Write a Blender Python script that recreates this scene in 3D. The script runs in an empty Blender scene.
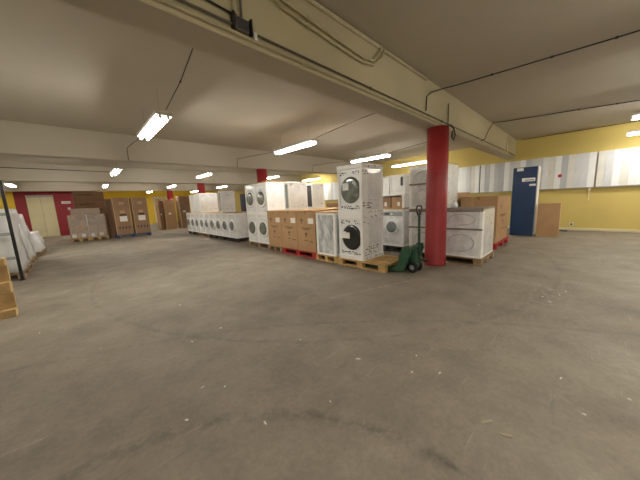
import bpy, bmesh, math, random
from mathutils import Vector, Matrix
random.seed(7)
S = bpy.context.scene
C = S.collection
PI = math.pi

# ------------------------------------------------------------------ camera, world, exposure
# world X runs along the beams (to the right wall), Y runs along the rows (to the far wall), Z up, metres
EYE = 1.35
cam_d = bpy.data.cameras.new('camera'); cam = bpy.data.objects.new('camera', cam_d); C.objects.link(cam)
cam_d.sensor_width = 36.0; cam_d.lens = 253.0 / 640.0 * 36.0; cam_d.clip_start = 0.02; cam_d.clip_end = 200
R = ((0.7204028794, -0.1370604200, 0.6798780278),
     (-0.6920732741, -0.0780000616, 0.7176005670),
     (-0.0453241070, -0.9874869273, -0.1510473226))
cam.matrix_world = Matrix(((R[0][0], -R[0][1], -R[0][2], 0), (R[1][0], -R[1][1], -R[1][2], 0),
                           (R[2][0], -R[2][1], -R[2][2], EYE), (0, 0, 0, 1)))
S.camera = cam
w = bpy.data.worlds.new('world'); S.world = w; w.use_nodes = True
w.node_tree.nodes['Background'].inputs[0].default_value = (0.9, 0.95, 1, 1)
w.node_tree.nodes['Background'].inputs[1].default_value = 0.05
S.view_settings.view_transform = 'Standard'; S.view_settings.look = 'None'
S.view_settings.gamma = 1.0; S.view_settings.use_curve_mapping = False
S.view_settings.exposure = 0.6
TUBE_STRENGTH = 60.0
TUBE_COLOR = (1.0, 0.95, 0.86)

# ------------------------------------------------------------------ materials
def srgb(h):
    c = [int(h[i:i + 2], 16) / 255 for i in (0, 2, 4)]
    return tuple(((v / 12.92) if v <= .04045 else ((v + .055) / 1.055) ** 2.4) for v in c) + (1,)
MATS = {}
def mat(name, col, rough=.6, metal=0, var=.12, scale=4.0, bump=0.0, bscale=30.0, stretch=(1, 1, 1), coat=0, spec=.5, col2=None, detail=4, coord='Object'):
    if name in MATS: return MATS[name]
    m = bpy.data.materials.new(name); m.use_nodes = True
    nt = m.node_tree; b = nt.nodes['Principled BSDF']
    c = srgb(col) if isinstance(col, str) else col
    tc = nt.nodes.new('ShaderNodeTexCoord'); mp = nt.nodes.new('ShaderNodeMapping')
    mp.inputs['Scale'].default_value = stretch
    nt.links.new(tc.outputs[coord], mp.inputs[0])
    n = nt.nodes.new('ShaderNodeTexNoise'); n.inputs['Scale'].default_value = scale; n.inputs['Detail'].default_value = detail
    nt.links.new(mp.outputs[0], n.inputs['Vector'])
    r = nt.nodes.new('ShaderNodeValToRGB'); nt.links.new(n.outputs[0], r.inputs[0])
    lo = srgb(col2) if col2 else tuple(v * (1 - var) for v in c[:3]) + (1,)
    hi = c if col2 else tuple(min(1, v * (1 + var * .6)) for v in c[:3]) + (1,)
    r.color_ramp.elements[0].position = .32; r.color_ramp.elements[1].position = .68
    r.color_ramp.elements[0].color = lo; r.color_ramp.elements[1].color = hi
    nt.links.new(r.outputs[0], b.inputs['Base Color'])
    b.inputs['Roughness'].default_value = rough; b.inputs['Metallic'].default_value = metal
    b.inputs['Specular IOR Level'].default_value = spec
    b.inputs['Coat Weight'].default_value = coat; b.inputs['Coat Roughness'].default_value = .12
    if bump:
        n2 = nt.nodes.new('ShaderNodeTexNoise'); n2.inputs['Scale'].default_value = bscale; n2.inputs['Detail'].default_value = 3
        nt.links.new(mp.outputs[0], n2.inputs['Vector'])
        bp = nt.nodes.new('ShaderNodeBump'); bp.inputs['Strength'].default_value = bump; bp.inputs['Distance'].default_value = .02
        nt.links.new(n2.outputs[0], bp.inputs['Height']); nt.links.new(bp.outputs[0], b.inputs['Normal'])
    MATS[name] = m
    return m

def floor_material():
    m = bpy.data.materials.new('concrete_floor'); m.use_nodes = True
    nt = m.node_tree; N = nt.nodes; L = nt.links; b = N['Principled BSDF']
    tc = N.new('ShaderNodeTexCoord')
    def noise(s, d=6, rough=.6, stretch=None, dist=0):
        n = N.new('ShaderNodeTexNoise'); n.inputs['Scale'].default_value = s; n.inputs['Detail'].default_value = d
        n.inputs['Roughness'].default_value = rough; n.inputs['Distortion'].default_value = dist
        if stretch:
            mp = N.new('ShaderNodeMapping'); mp.inputs['Scale'].default_value = stretch[:3]
            mp.inputs['Rotation'].default_value = (0, 0, stretch[3])
            L.new(tc.outputs['Object'], mp.inputs[0]); L.new(mp.outputs[0], n.inputs['Vector'])
        else: L.new(tc.outputs['Object'], n.inputs['Vector'])
        return n.outputs[0]
    def ramp(v, p0, c0, p1, c1):
        r = N.new('ShaderNodeValToRGB'); L.new(v, r.inputs[0])
        r.color_ramp.elements[0].position = p0; r.color_ramp.elements[0].color = c0
        r.color_ramp.elements[1].position = p1; r.color_ramp.elements[1].color = c1
        return r.outputs[0]
    def mix(t, f, a, c):
        x = N.new('ShaderNodeMix'); x.data_type = 'RGBA'; x.blend_type = t
        if isinstance(f, (int, float)): x.inputs[0].default_value = f
        else: L.new(f, x.inputs[0])
        L.new(a, x.inputs[6])
        if isinstance(c, tuple): x.inputs[7].default_value = c
        else: L.new(c, x.inputs[7])
        return x.outputs[2]
    g = lambda v: (v, v, v, 1)
    base = ramp(noise(.55, 8, .62), .3, srgb('7e7567'), .7, srgb('918778'))
    base = mix('MULTIPLY', .75, base, ramp(noise(2.2, 8, .7), .32, g(.72), .62, g(1.05)))
    base = mix('MULTIPLY', .6, base, ramp(noise(26, 5, .7), .3, g(.78), .62, g(1.1)))
    # tyre marks and drag scratches: long stretched noises
    scr = ramp(noise(3.0, 6, .65, (.5, 9, 1, .7), .4), .63, g(0), .72, g(.55))
    base = mix('MIX', scr, base, srgb('a9a297'))
    scr2 = ramp(noise(2.0, 6, .65, (.35, 7, 1, -.5), .6), .64, g(0), .74, g(.5))
    base = mix('MIX', scr2, base, srgb('605a52'))
    # dusty paint specks
    vo = N.new('ShaderNodeTexVoronoi'); vo.inputs['Scale'].default_value = 5.5; L.new(tc.outputs['Object'], vo.inputs['Vector'])
    sp = ramp(vo.outputs['Distance'], .012, g(.8), .03, g(0))
    base = mix('MIX', sp, base, srgb('b8b0a2'))
    dust = ramp(noise(1.1, 9, .78), .6, g(0), .72, g(.5))
    base = mix('MIX', dust, base, srgb('a8a196'))
    def math_(op, a, c=None):
        x = N.new('ShaderNodeMath'); x.operation = op
        for k, v in enumerate((a, c)):
            if v is None: continue
            if isinstance(v, (int, float)): x.inputs[k].default_value = v
            else: L.new(v, x.inputs[k])
        return x.outputs[0]
    sep = N.new('ShaderNodeSeparateXYZ'); L.new(tc.outputs['Object'], sep.inputs[0]); PXx, PYy = sep.outputs[0], sep.outputs[1]
    breakup = ramp(noise(6, 8, .75), .42, g(0), .62, g(1))
    def arc(cx, cy, rad, wd, a):      # tyre track: a worn ring segment
        d = math_('SQRT', math_('ADD', math_('POWER', math_('SUBTRACT', PXx, cx), 2), math_('POWER', math_('SUBTRACT', PYy, cy), 2)))
        e = math_('ABSOLUTE', math_('SUBTRACT', d, rad))
        return math_('MULTIPLY', ramp(e, 0, g(a), wd, g(0)), breakup)
    base = mix('MIX', arc(-.35, .2, 1.55, .07, .8), base, srgb('4c463e'))
    base = mix('MIX', arc(5.2, 5.4, 5.2, .05, .5), base, srgb('55504a'))
    base = mix('MIX', arc(-3.0, -3.4, 7.2, .05, .45), base, srgb('5a544c'))
    lin = math_('ABSOLUTE', math_('ADD', math_('SUBTRACT', math_('MULTIPLY', PXx, .335), math_('MULTIPLY', PYy, -.942)), -3.06))
    seg = math_('MULTIPLY', math_('GREATER_THAN', PXx, 2.4), math_('LESS_THAN', PXx, 3.95))
    base = mix('MIX', math_('MULTIPLY', math_('MULTIPLY', ramp(lin, 0, g(.9), .03, g(0)), breakup), seg), base, srgb('b5ad9f'))
    pd = math_('SQRT', math_('ADD', math_('POWER', math_('MULTIPLY', math_('SUBTRACT', PXx, 4.4), 1), 2), math_('POWER', math_('MULTIPLY', math_('SUBTRACT', PYy, .25), 2.6), 2)))
    base = mix('MIX', math_('MULTIPLY', ramp(pd, .1, g(.5), .8, g(0)), ramp(noise(9, 8, .8), .52, g(0), .6, g(1))), base, srgb('b8b0a2'))
    L.new(base, b.inputs['Base Color'])
    L.new(ramp(noise(1.6, 5), .3, g(.55), .7, g(.8)), b.inputs['Roughness'])
    b.inputs['Specular IOR Level'].default_value = .35
    bp = N.new('ShaderNodeBump'); bp.inputs['Strength'].default_value = .25; bp.inputs['Distance'].default_value = .01
    L.new(noise(40, 6, .7), bp.inputs['Height']); L.new(bp.outputs[0], b.inputs['Normal'])
    return m

M_FLOOR = floor_material()
M_CEIL = mat('ceiling_paint', 'beb6a7', .9, var=.05, scale=.6, coord='Object')
M_BEAM = mat('beam_paint', 'c4ba98', .75, var=.08, scale=1.2, bump=.1, bscale=8)
M_YEL = mat('yellow_wall_paint', 'ccb76a', .75, var=.07, scale=.9)
M_YELF = mat('bright_yellow_paint', 'e8c63c', .7, var=.06, scale=1)
M_RED = mat('red_wall_paint', '8c222b', .6, var=.1, scale=1.5)
M_COLRED = mat('column_red_paint', '9a2a2c', .45, var=.14, scale=2.5, bump=.12, bscale=6)
M_CREAM = mat('cream_door_paint', 'd6cda6', .6, var=.06, scale=1.5)
M_PALE = mat('pale_wall_paint', 'c9c0a8', .8, var=.06)
M_WOOD = mat('pallet_wood', 'c9a56a', .8, var=.3, scale=5, stretch=(1, 1, 1), bump=.2, bscale=40)
M_WOODO = mat('weathered_pallet_wood', '9b8163', .85, var=.3, scale=6, bump=.2, bscale=40)
M_WOODG = mat('golden_crate_wood', 'c8a873', .75, var=.28, scale=6, bump=.2, bscale=40)
M_PRED = mat('red_pallet_paint', 'b02a2a', .7, var=.2, scale=8)
M_PBLUE = mat('blue_pallet_paint', '2f4f7c', .7, var=.2, scale=8)
M_PDARK = mat('dark_pallet_plastic', '3a3632', .7, var=.2, scale=8)
M_CARD = mat('cardboard', 'b08d66', .8, var=.1, scale=3, bump=.08, bscale=60)
M_CARDD = mat('dark_cardboard', '92745a', .8, var=.12, scale=3, bump=.08, bscale=60)
M_CARDL = mat('light_cardboard', 'c09a6c', .8, var=.1, scale=3)
M_WHITE = mat('white_enamel', 'f0f1f0', .35, var=.04, scale=3)
M_FILM = mat('white_shrink_film', 'f3f4f4', .22, var=.1, scale=5, bump=.5, bscale=9, coat=.5)
M_FOAM = mat('white_foam', 'f6f6f3', .6, var=.05, scale=10)
M_GREYFILM = mat('grey_shrink_film', 'eceeee', .2, var=.16, scale=7, bump=.9, bscale=7, coat=.6)
M_SILVER = mat('silver_crinkled_film', 'cfd3d3', .18, var=.5, scale=8, bump=1.0, bscale=14, stretch=(1, 1, .5), coat=.6)
M_WRAP = mat('milky_stretch_wrap', 'eef0f0', .3, var=.1, scale=4, bump=.8, bscale=6, stretch=(1, 1, .6), coat=.4)
M_GLASS = mat('dark_door_glass', '7d8588', .15, var=.35, scale=6, coat=1, bump=.2, bscale=6)
M_GLASSG = mat('film_covered_door_glass', '6f776c', .2, var=.45, scale=7, coat=1, bump=.6, bscale=9)
M_BLACKG = mat('black_door_glass', '14171a', .25, var=.25, scale=7, coat=.6)
M_GREY = mat('grey_plastic', '9fa3a3', .45, var=.1)
M_DGREY = mat('dark_grey_plastic', '3c3e40', .5, var=.15)
M_BLACK = mat('black_rubber', '1b1a1a', .6, var=.2)
M_BLKMET = mat('black_painted_steel', '1c1d20', .5, metal=.2, var=.2)
M_STEEL = mat('galvanised_steel', '9a9a96', .4, metal=.8, var=.15)
M_GREEN = mat('green_truck_paint', '27523a', .4, var=.2, scale=8, coat=.3)
M_CABLE = mat('black_cable', '201e1c', .6, var=.1)
M_PIPE = mat('painted_pipe', 'c6bb98', .6, var=.12, scale=5)
M_PIPED = mat('grey_conduit', '6d665a', .6, var=.15, scale=5)
M_LABEL = mat('white_label_paper', 'eceae4', .6, var=.04)
M_INK = mat('dark_print_ink', '2b2522', .8, var=.2)
M_INKB = mat('brown_print_ink', '5e4a37', .8, var=.15)
M_NAVY = mat('navy_wrapping', '16365c', .45, var=.15, scale=3, coat=.2)
M_NAVYD = mat('dark_navy_carton', '2a2e44', .6, var=.15)
M_CORR = [mat('corrugated_sheet_%s' % k, k, .45, var=.07, scale=3) for k in ('dfe0df', 'c8cacb', 'd4d2c9', 'b6b9bb', 'eaebea')]
M_FOLD = mat('film_fold_shade', 'c8cccc', .3, var=.2, scale=8, coat=.4)  # darker than the body film: shade of the folds put into the colour
M_REDDOT = mat('red_sticker', 'b3202c', .5, var=.05)
M_TAPE = mat('brown_tape', '8a6845', .35, var=.08)
M_STRAP = mat('grey_brown_strap', '8b8178', .5, var=.15)
M_SCRAP = mat('paper_scrap_white', 'd8d4ca', .8, var=.06)
M_SPLIN = mat('wood_splinter', 'a39780', .8, var=.2, scale=20)

def emission(name, col, s):
    m = bpy.data.materials.new(name); m.use_nodes = True
    nt = m.node_tree; nt.nodes.clear()
    e = nt.nodes.new('ShaderNodeEmission'); o = nt.nodes.new('ShaderNodeOutputMaterial')
    e.inputs[0].default_value = col + (1,); e.inputs[1].default_value = s
    nt.links.new(e.outputs[0], o.inputs[0]); return m
M_TUBE = emission('lit_fluorescent_tube', TUBE_COLOR, TUBE_STRENGTH)

# ------------------------------------------------------------------ mesh helpers
MESH = {}
def fin(bm, name, m, smooth=False):
    bmesh.ops.recalc_face_normals(bm, faces=bm.faces)
    me = bpy.data.meshes.new(name); bm.to_mesh(me); bm.free()
    if smooth:
        for p in me.polygons: p.use_smooth = True
    if isinstance(m, (list, tuple)):
        for x in m: me.materials.append(x)
    else: me.materials.append(m)
    return me
def add_box(bm, x0, x1, y0, y1, z0, z1, bev=0, rot=None):
    r = bmesh.ops.create_cube(bm, size=1)
    vs = r['verts']
    bmesh.ops.scale(bm, vec=(x1 - x0, y1 - y0, z1 - z0), verts=vs)
    if bev:
        es = list({e for v in vs for e in v.link_edges})
        r2 = bmesh.ops.bevel(bm, geom=es, offset=bev, segments=1, affect='EDGES', profile=.5)
        vs = list({v for f in r2['faces'] for v in f.verts} | {v for v in vs if v.is_valid})
    if rot: bmesh.ops.rotate(bm, cent=(0, 0, 0), matrix=rot, verts=vs)
    bmesh.ops.translate(bm, vec=((x0 + x1) / 2, (y0 + y1) / 2, (z0 + z1) / 2), verts=vs)
    return vs
def add_tube(bm, pts, r, seg=8, cap=True):
    pts = [Vector(p) for p in pts]; rings = []
    up = Vector((0, 0, 1))
    for i, p in enumerate(pts):
        a = pts[max(i - 1, 0)]; b = pts[min(i + 1, len(pts) - 1)]
        t = (b - a).normalized()
        s = t.cross(up)
        if s.length < .05: s = t.cross(Vector((1, 0, 0)))
        s.normalize(); u = s.cross(t).normalized()
        rr = r[i] if isinstance(r, (list, tuple)) else r
        rings.append([bm.verts.new(p + (s * math.cos(2 * PI * k / seg) + u * math.sin(2 * PI * k / seg)) * rr) for k in range(seg)])
    for a, b in zip(rings, rings[1:]):
        for k in range(seg): bm.faces.new((a[k], a[(k + 1) % seg], b[(k + 1) % seg], b[k]))
    if cap: bm.faces.new(rings[0]); bm.faces.new(rings[-1])
def add_lathe(bm, prof, seg=20, axis='Z', c=(0, 0, 0), sy=1.0):
    """prof: (radius, height) list along the axis; ends capped"""
    rings = []
    for r, h in prof:
        ring = []
        for k in range(seg):
            a = 2 * PI * k / seg; p = (r * math.cos(a), r * math.sin(a) * sy)
            if axis == 'Z': v = (p[0], p[1], h)
            elif axis == 'X': v = (h, p[0], p[1])
            else: v = (p[0], h, p[1])
            ring.append(bm.verts.new((v[0] + c[0], v[1] + c[1], v[2] + c[2])))
        rings.append(ring)
    for a, b in zip(rings, rings[1:]):
        for k in range(seg): bm.faces.new((a[k], a[(k + 1) % seg], b[(k + 1) % seg], b[k]))
    bm.faces.new(rings[0]); bm.faces.new(rings[-1])
def link(name, me, parent=None, loc=(0, 0, 0), rot=(0, 0, 0)):
    o = bpy.data.objects.new(name, me); C.objects.link(o); o.location = loc; o.rotation_euler = rot
    if parent: o.parent = parent
    return o
def boxpart(name, m, parent, x0, x1, y0, y1, z0, z1, bev=0.0, key=True):
    """a box whose mesh is shared between pieces of one size"""
    d = (round(x1 - x0, 4), round(y1 - y0, 4), round(z1 - z0, 4)); k = (name, m.name, d, bev)
    if k not in MESH:
        bm = bmesh.new(); add_box(bm, -d[0] / 2, d[0] / 2, -d[1] / 2, d[1] / 2, -d[2] / 2, d[2] / 2, bev); MESH[k] = fin(bm, name, m)
    return link(name, MESH[k], parent, ((x0 + x1) / 2, (y0 + y1) / 2, (z0 + z1) / 2))
def meshpart(name, m, parent, fn, loc=(0, 0, 0), rot=(0, 0, 0), smooth=False, key=None):
    if key is not None and key in MESH: return link(name, MESH[key], parent, loc, rot)
    bm = bmesh.new(); fn(bm); me = fin(bm, name, m, smooth)
    if key is not None: MESH[key] = me
    return link(name, me, parent, loc, rot)
LABELS = set()
def tag(o, label, cat=None, group=None, kind=None):
    o['label'] = label
    if cat: o['category'] = cat
    if group: o['group'] = group
    if kind: o['kind'] = kind
    if label in LABELS and not group: print('DUPLICATE LABEL', label)
    LABELS.add(label); return o
def thing(name, label, cat, loc=(0, 0, 0), rz=0, group=None):
    o = bpy.data.objects.new(name, None); C.objects.link(o); o.location = loc; o.rotation_euler = (0, 0, rz)
    o.empty_display_size = .1
    return tag(o, label, cat, group)
def struct(name, m, fn, label, cat='wall', parent=None, smooth=False):
    o = meshpart(name, m, parent, fn, smooth=smooth)
    if not parent: o['kind'] = 'structure'; o['label'] = label; o['category'] = cat
    return o
ORD = ['first', 'second', 'third', 'fourth', 'fifth', 'sixth', 'seventh', 'eighth', 'ninth', 'tenth']

# ------------------------------------------------------------------ the hall
XL, XR, YB, YF, YF2, ZC = -4.0, 12.0, -4.6, 21.8, 28.0, 3.24
ZB = 2.595
struct('floor', M_FLOOR, lambda b: add_box(b, XL - .2, XR + .2, YB - .2, YF2 + .2, -.15, 0), 'worn grey concrete warehouse floor', 'floor')
struct('ceiling', M_CEIL, lambda b: add_box(b, XL - .2, XR + .2, YB - .2, YF2 + .2, ZC, ZC + .15), 'plain pale concrete ceiling between the beams', 'ceiling')
struct('wall_right', M_YEL, lambda b: add_box(b, XR, XR + .2, YB, YF2, 0, ZC), 'yellow painted long wall on the right', 'wall')
struct('wall_left', M_PALE, lambda b: add_box(b, XL - .2, XL, YB, YF2, 0, ZC), 'pale wall on the far left side', 'wall')
struct('wall_back', M_PALE, lambda b: add_box(b, XL, XR, YB - .2, YB, 0, ZC), 'pale wall behind the viewer', 'wall')
struct('wall_far', M_YELF, lambda b: add_box(b, 1.2, XR, YF2, YF2 + .2, 0, ZC), 'bright yellow wall at the far end behind the tall cartons', 'wall')
struct('wall_side', M_YELF, lambda b: add_box(b, 1.05, 1.2, YF, YF2, 0, ZC), 'yellow return wall beside the red end wall', 'wall')
struct('wall_front', M_RED, lambda b: (add_box(b, -2.36, -1.92, YF, YF + .15, 0, ZC), add_box(b, -.86, 1.2, YF, YF + .15, 0, ZC), add_box(b, -1.92, -.86, YF, YF + .15, 2.42, ZC)),
       'red painted end wall around the cream door', 'wall')
struct('wall_end', M_YELF, lambda b: add_box(b, XL, -2.36, YF, YF + .15, 0, ZC), 'yellow stretch of end wall left of the red wall', 'wall')
struct('baseboard_right', M_CREAM, lambda b: add_box(b, XR - .04, XR, YB, YF2, 0, .09, .01), 'low cream skirting along the yellow right wall', 'baseboard')
# cream double door in the end wall
d1 = bpy.data.objects.new('door_1', None); C.objects.link(d1); d1.location = (-1.39, YF, 0); tag(d1, 'cream double door in the red end wall', 'door', kind='structure')
for sx in (0, 1):
    lf = boxpart('door_leaf', M_CREAM, d1, -.52 + .525 * sx, -.005 + .525 * sx, .03, .08, .01, 2.30, .006)
boxpart('door_lintel', M_GREY, d1, -.53, .53, .02, .12, 2.30, 2.42)
for sx in (-1, 1): boxpart('door_jamb', M_CREAM, d1, sx * .525 - .012, sx * .525 + .012, -.02, .12, 0, 2.42)
# cream frame of the opening in the far yellow wall
dd = bpy.data.objects.new('door_2', None); C.objects.link(dd); dd.location = (5.9, YF2, 0); tag(dd, 'cream door frame in the far yellow wall past the cartons', 'door', kind='structure')
for sx in (-1, 1): boxpart('door_jamb', M_CREAM, dd, sx * .5 - .09, sx * .5 + .09, -.07, 0, 0, 2.3)
boxpart('door_lintel', M_CREAM, dd, -.59, .59, -.07, 0, 2.3, 2.45)
boxpart('door_leaf', M_CARDL, dd, -.41, .41, -.03, 0, 0, 2.3)

# beams along X and the red columns beneath them
BEAMS = [1.95, 8.20, 14.45, 20.8]
bl = ['near cream painted ceiling beam carried by the front red column', 'second ceiling beam from the viewer, above the white appliance row',
      'third ceiling beam, behind the far white washers', 'last ceiling beam above the red end wall']
cl = ['near red round column beside the green pallet truck', 'red column rising behind the brown boxes row, second from the viewer',
      'red column rising behind the far white washers', 'farthest red column by the tall brown cartons']
BEAM_W = .32
for i, y in enumerate(BEAMS):
    bo = struct('ceiling_beam', [M_BEAM, M_CEIL] if i == 0 else M_CEIL, lambda b: (add_box(b, XL, XR, y, y + BEAM_W, ZB, ZC + .02, .012),), bl[i], 'beam')
    if i == 0:
        for p in bo.data.polygons: p.material_index = 1 if p.normal.z < -.9 else 0
    cx = 5.07
    col = bpy.data.objects.new('red_column', None); C.objects.link(col); col.location = (cx, y + .07, 0)
    tag(col, cl[i], 'column', kind='structure')
    meshpart('shaft', M_COLRED, col, lambda b: add_lathe(b, [(.2, 0), (.2, .04), (.192, .06), (.19, 1.3), (.188, ZB)], 28), smooth=False, key='shaft')
    if i == 0:
        meshpart('cable_loop', M_CABLE, col, lambda b: (add_tube(b, [(.06, -.19, 2.62), (.1, -.24, 2.55), (.16, -.25, 2.44), (.15, -.22, 2.36), (.12, -.2, 2.42), (.1, -.22, 2.52)], .014, 6)))
        boxpart('switch_box', M_COLRED, col, .155, .215, -.12, -.05, 1.42, 1.52, .008)
for o in bpy.data.objects:
    if o.name.startswith('shaft'):
        for p in o.data.polygons: p.use_smooth = len(p.vertices) == 4
        break

# corrugated sheet band along the right wall
PX = XR - .1
seams = [-4.5, -2.6, -.13, 3.05, 6.2, 9.4, 12.6, 16.0]
pl = ['beside the right lamp at the picture edge', 'right of the black seam', 'behind the blue wrapped cabinet', 'behind the brown box stack',
      'behind the near white washer stack', 'behind the far machines', 'at the far end of the wall']
for i, (a, b_) in enumerate(zip(seams, seams[1:])):
    t = thing('corrugated_panel', 'white and grey striped sheet panel on the yellow wall, ' + pl[i], 'wall panel', (PX, a, 0), 0, 'striped sheet panels along the yellow wall')
    t['kind'] = 'structure'
    nst = int((b_ - a - .04) / .155); wst = (b_ - a - .04) / nst
    boxpart('backing', M_GREY, t, .035, .1, .01, b_ - a - .01, 1.41, 2.46)
    for k in range(nst):
        mm = M_CORR[random.choice((0, 1, 0, 3, 2, 4, 1))]
        dx = random.uniform(-.012, .012)
        boxpart('sheet_strip', mm, t, dx, .035 + dx, .02 + k * wst + .0005, .02 + (k + 1) * wst - .0005, 1.41, 2.48, .003)
    boxpart('bottom_rail', M_STEEL, t, -.02, .1, 0, b_ - a, 1.385, 1.41)
t = thing('red_sticker', 'small red round sticker on the striped wall panel', 'sticker', (PX - .02, .69, 1.83))
meshpart('disc', M_REDDOT, t, lambda b: add_lathe(b, [(.055, -.006), (.055, .008)], 14, 'X'))
t = thing('wall_bracket', 'small pale bracket below the striped panel on the yellow wall', 'bracket', (XR, -.03, 1.0))
boxpart('clip', M_CREAM, t, -.12, 0, -.03, .03, .30, .384, .008); boxpart('stem', M_CREAM, t, -.05, 0, -.012, .012, 0, .3)
t = thing('wall_socket', 'small cream socket low on the yellow wall', 'socket', (XR, .3, .15))
boxpart('plate', M_CREAM, t, -.03, 0, -.06, .06, 0, .11, .01); meshpart('outlet', M_DGREY, t, lambda b: add_lathe(b, [(.03, -.034), (.03, -.028)], 12, 'X', (0, 0, .055)))
t = thing('scrap_plank', 'flat dark scrap plank on the floor below the wall socket', 'plank', (XR - .35, .62, 0))
boxpart('board', M_DGREY, t, -.12, .12, -.25, .2, 0, .035, .006)

# ------------------------------------------------------------------ pipes, cables and boxes on beams and ceiling
def run(name, m, pts, r, label, cat='pipe', seg=8, clips=(), group=None):
    t = thing(name, label, cat, pts[0], 0, group)
    o = Vector(pts[0])
    meshpart('run', m, t, lambda b: add_tube(b, [Vector(p) - o for p in pts], r, seg), smooth=True)
    for c in clips:
        meshpart('clip', m, t, lambda b: add_box(b, -.01, .01, -r - .006, r + .002, -r - .005, r + .005, .002), Vector(c) - o, key=('clip', r, m.name))
    return t
YB1 = 1.95
run('beam_pipe', M_PIPE, [(-1.5, YB1 - .018, 2.635), (XR - .3, YB1 - .018, 2.635)], .013, 'lower painted pipe along the bottom of the near beam', clips=[(k * 2.2 - .5, YB1 - .018, 2.635) for k in range(6)])
run('beam_pipe', M_PIPED, [(-1.5, YB1 - .018, 2.685), (XR - .3, YB1 - .018, 2.685)], .009, 'grey conduit just above the lowest pipe of the near beam', clips=[(k * 2.2 + .6, YB1 - .018, 2.685) for k in range(5)])
run('beam_cable', M_CABLE, [(-1.2, YB1 - .014, 2.80), (.3, YB1 - .014, 2.79), (.75, YB1 - .014, 2.775), (1.05, YB1 - .02, 2.755)], .007, 'black cable along the near beam ending at the junction box', 'cable')
run('ceiling_pipe', M_PIPE, [(-1.5, YB1 - .02, 3.205), (4.35, YB1 - .02, 3.205)], .02, 'pale straight pipe in the corner where near beam meets ceiling', clips=[(k * 1.8 + 1.2, YB1 - .02, 3.205) for k in range(2)])
t = thing('junction_box', 'grey cable junction box strapped to the near beam', 'junction box', (1.1, YB1, 2.63))
boxpart('case', M_PIPED, t, -.05, .06, -.045, 0, .02, .115, .006)
for dx in (-.065, .08): boxpart('strap', M_BLACK, t, dx - .008, dx + .008, -.05, 0, .015, .135, .003)
boxpart('lid', M_DGREY, t, -.04, .05, -.05, -.045, .03, .105, .002); boxpart('tag', M_LABEL, t, .1, .13, -.04, -.02, .0, .06, .003)
run('drop_pipe', M_PIPE, [(1.06, YB1 - .02, 2.765), (1.06, YB1 - .02, 3.2)], .017, 'short upright pipe rising from the junction box to ceiling')
run('drop_pipe', M_PIPED, [(1.11, YB1 - .02, 2.765), (1.12, YB1 - .02, 3.2)], .010, 'thin dark upright conduit beside the short upright pipe', 'pipe')
for k, dz in ((0, 0), (1, .065)):
    run('bent_pipe', M_PIPE, [(1.22 + .06 * k, YB1 - .025, 3.225), (1.3 + .06 * k, YB1 - .025, 3.08 + dz * .6), (1.5, YB1 - .025, 3.0 + dz), (1.8, YB1 - .025, 2.975 + dz * .9), (2.45, YB1 - .025, 2.93 + dz * .9), (2.66, YB1 - .025, 2.925 + dz * .8),
        (2.85, YB1 - .025, 2.96 + dz * .7), (3.02 - .05 * k, YB1 - .025, 3.08 + dz * .5), (3.1 - .05 * k, YB1 - .03, 3.23)], .015, ('upper' if k else 'lower') + ' of the two bent pipes swooping across the near beam',
        clips=[(1.8, YB1 - .025, 2.975 + dz * .9)])
run('ceiling_cable', M_CABLE, [(4.34, YB1 - .02, 2.73), (4.36, YB1 - .02, 2.95), (4.42, YB1 - .06, 3.02), (4.85, YB1 - .12, 3.17), (5.0, YB1 - .25, 3.21), (5.2, -.1, 3.215), (5.4, -3, 3.215)], .010,
    'black conduit crossing the ceiling to the right above the near column', 'cable', clips=[(5.06, 1.2, 3.215), (5.14, .5, 3.215), (5.2, -.1, 3.215)])
run('column_conduit', M_PIPED, [(5.3, YB1 - .02, 2.63), (5.3, YB1 - .02, 3.05)], .010, 'short dark conduit on the beam above the near column', 'pipe')
run('ceiling_cable', M_CABLE, [(7.5, YB1 - .02, 2.66), (7.75, YB1 - .03, 2.72), (7.95, YB1 - .05, 2.95), (8.2, YB1 - .1, 3.18), (8.5, YB1 - .3, 3.215), (8.9, .3, 3.215), (9.3, -.9, 3.215), (9.7, -3, 3.215)], .010,
    'black conduit crossing the ceiling above the blue wrapped cabinet', 'cable', clips=[(8.9, .3, 3.215), (9.1, -.3, 3.215)])
run('beam_drop', M_PIPE, [(10.4, YB1 - .02, 2.64), (10.4, YB1 - .02, 3.1)], .02, 'pale upright pipe on the near beam close to the yellow wall')
run('wall_cable', M_CABLE, [(XR - .03, 1.8, 3.21), (XR - .03, -3, 3.21)], .010, 'dark cable along the top of the yellow wall', 'cable')
run('ceiling_cable', M_CABLE, [(-3.9, 13.2, 2.9), (-1, 13.2, 2.9), (1.2, 13.2, 2.88), (1.25, 13.25, 2.7)], .012, 'dark cable strung across the far left ceiling bay', 'cable')

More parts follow.
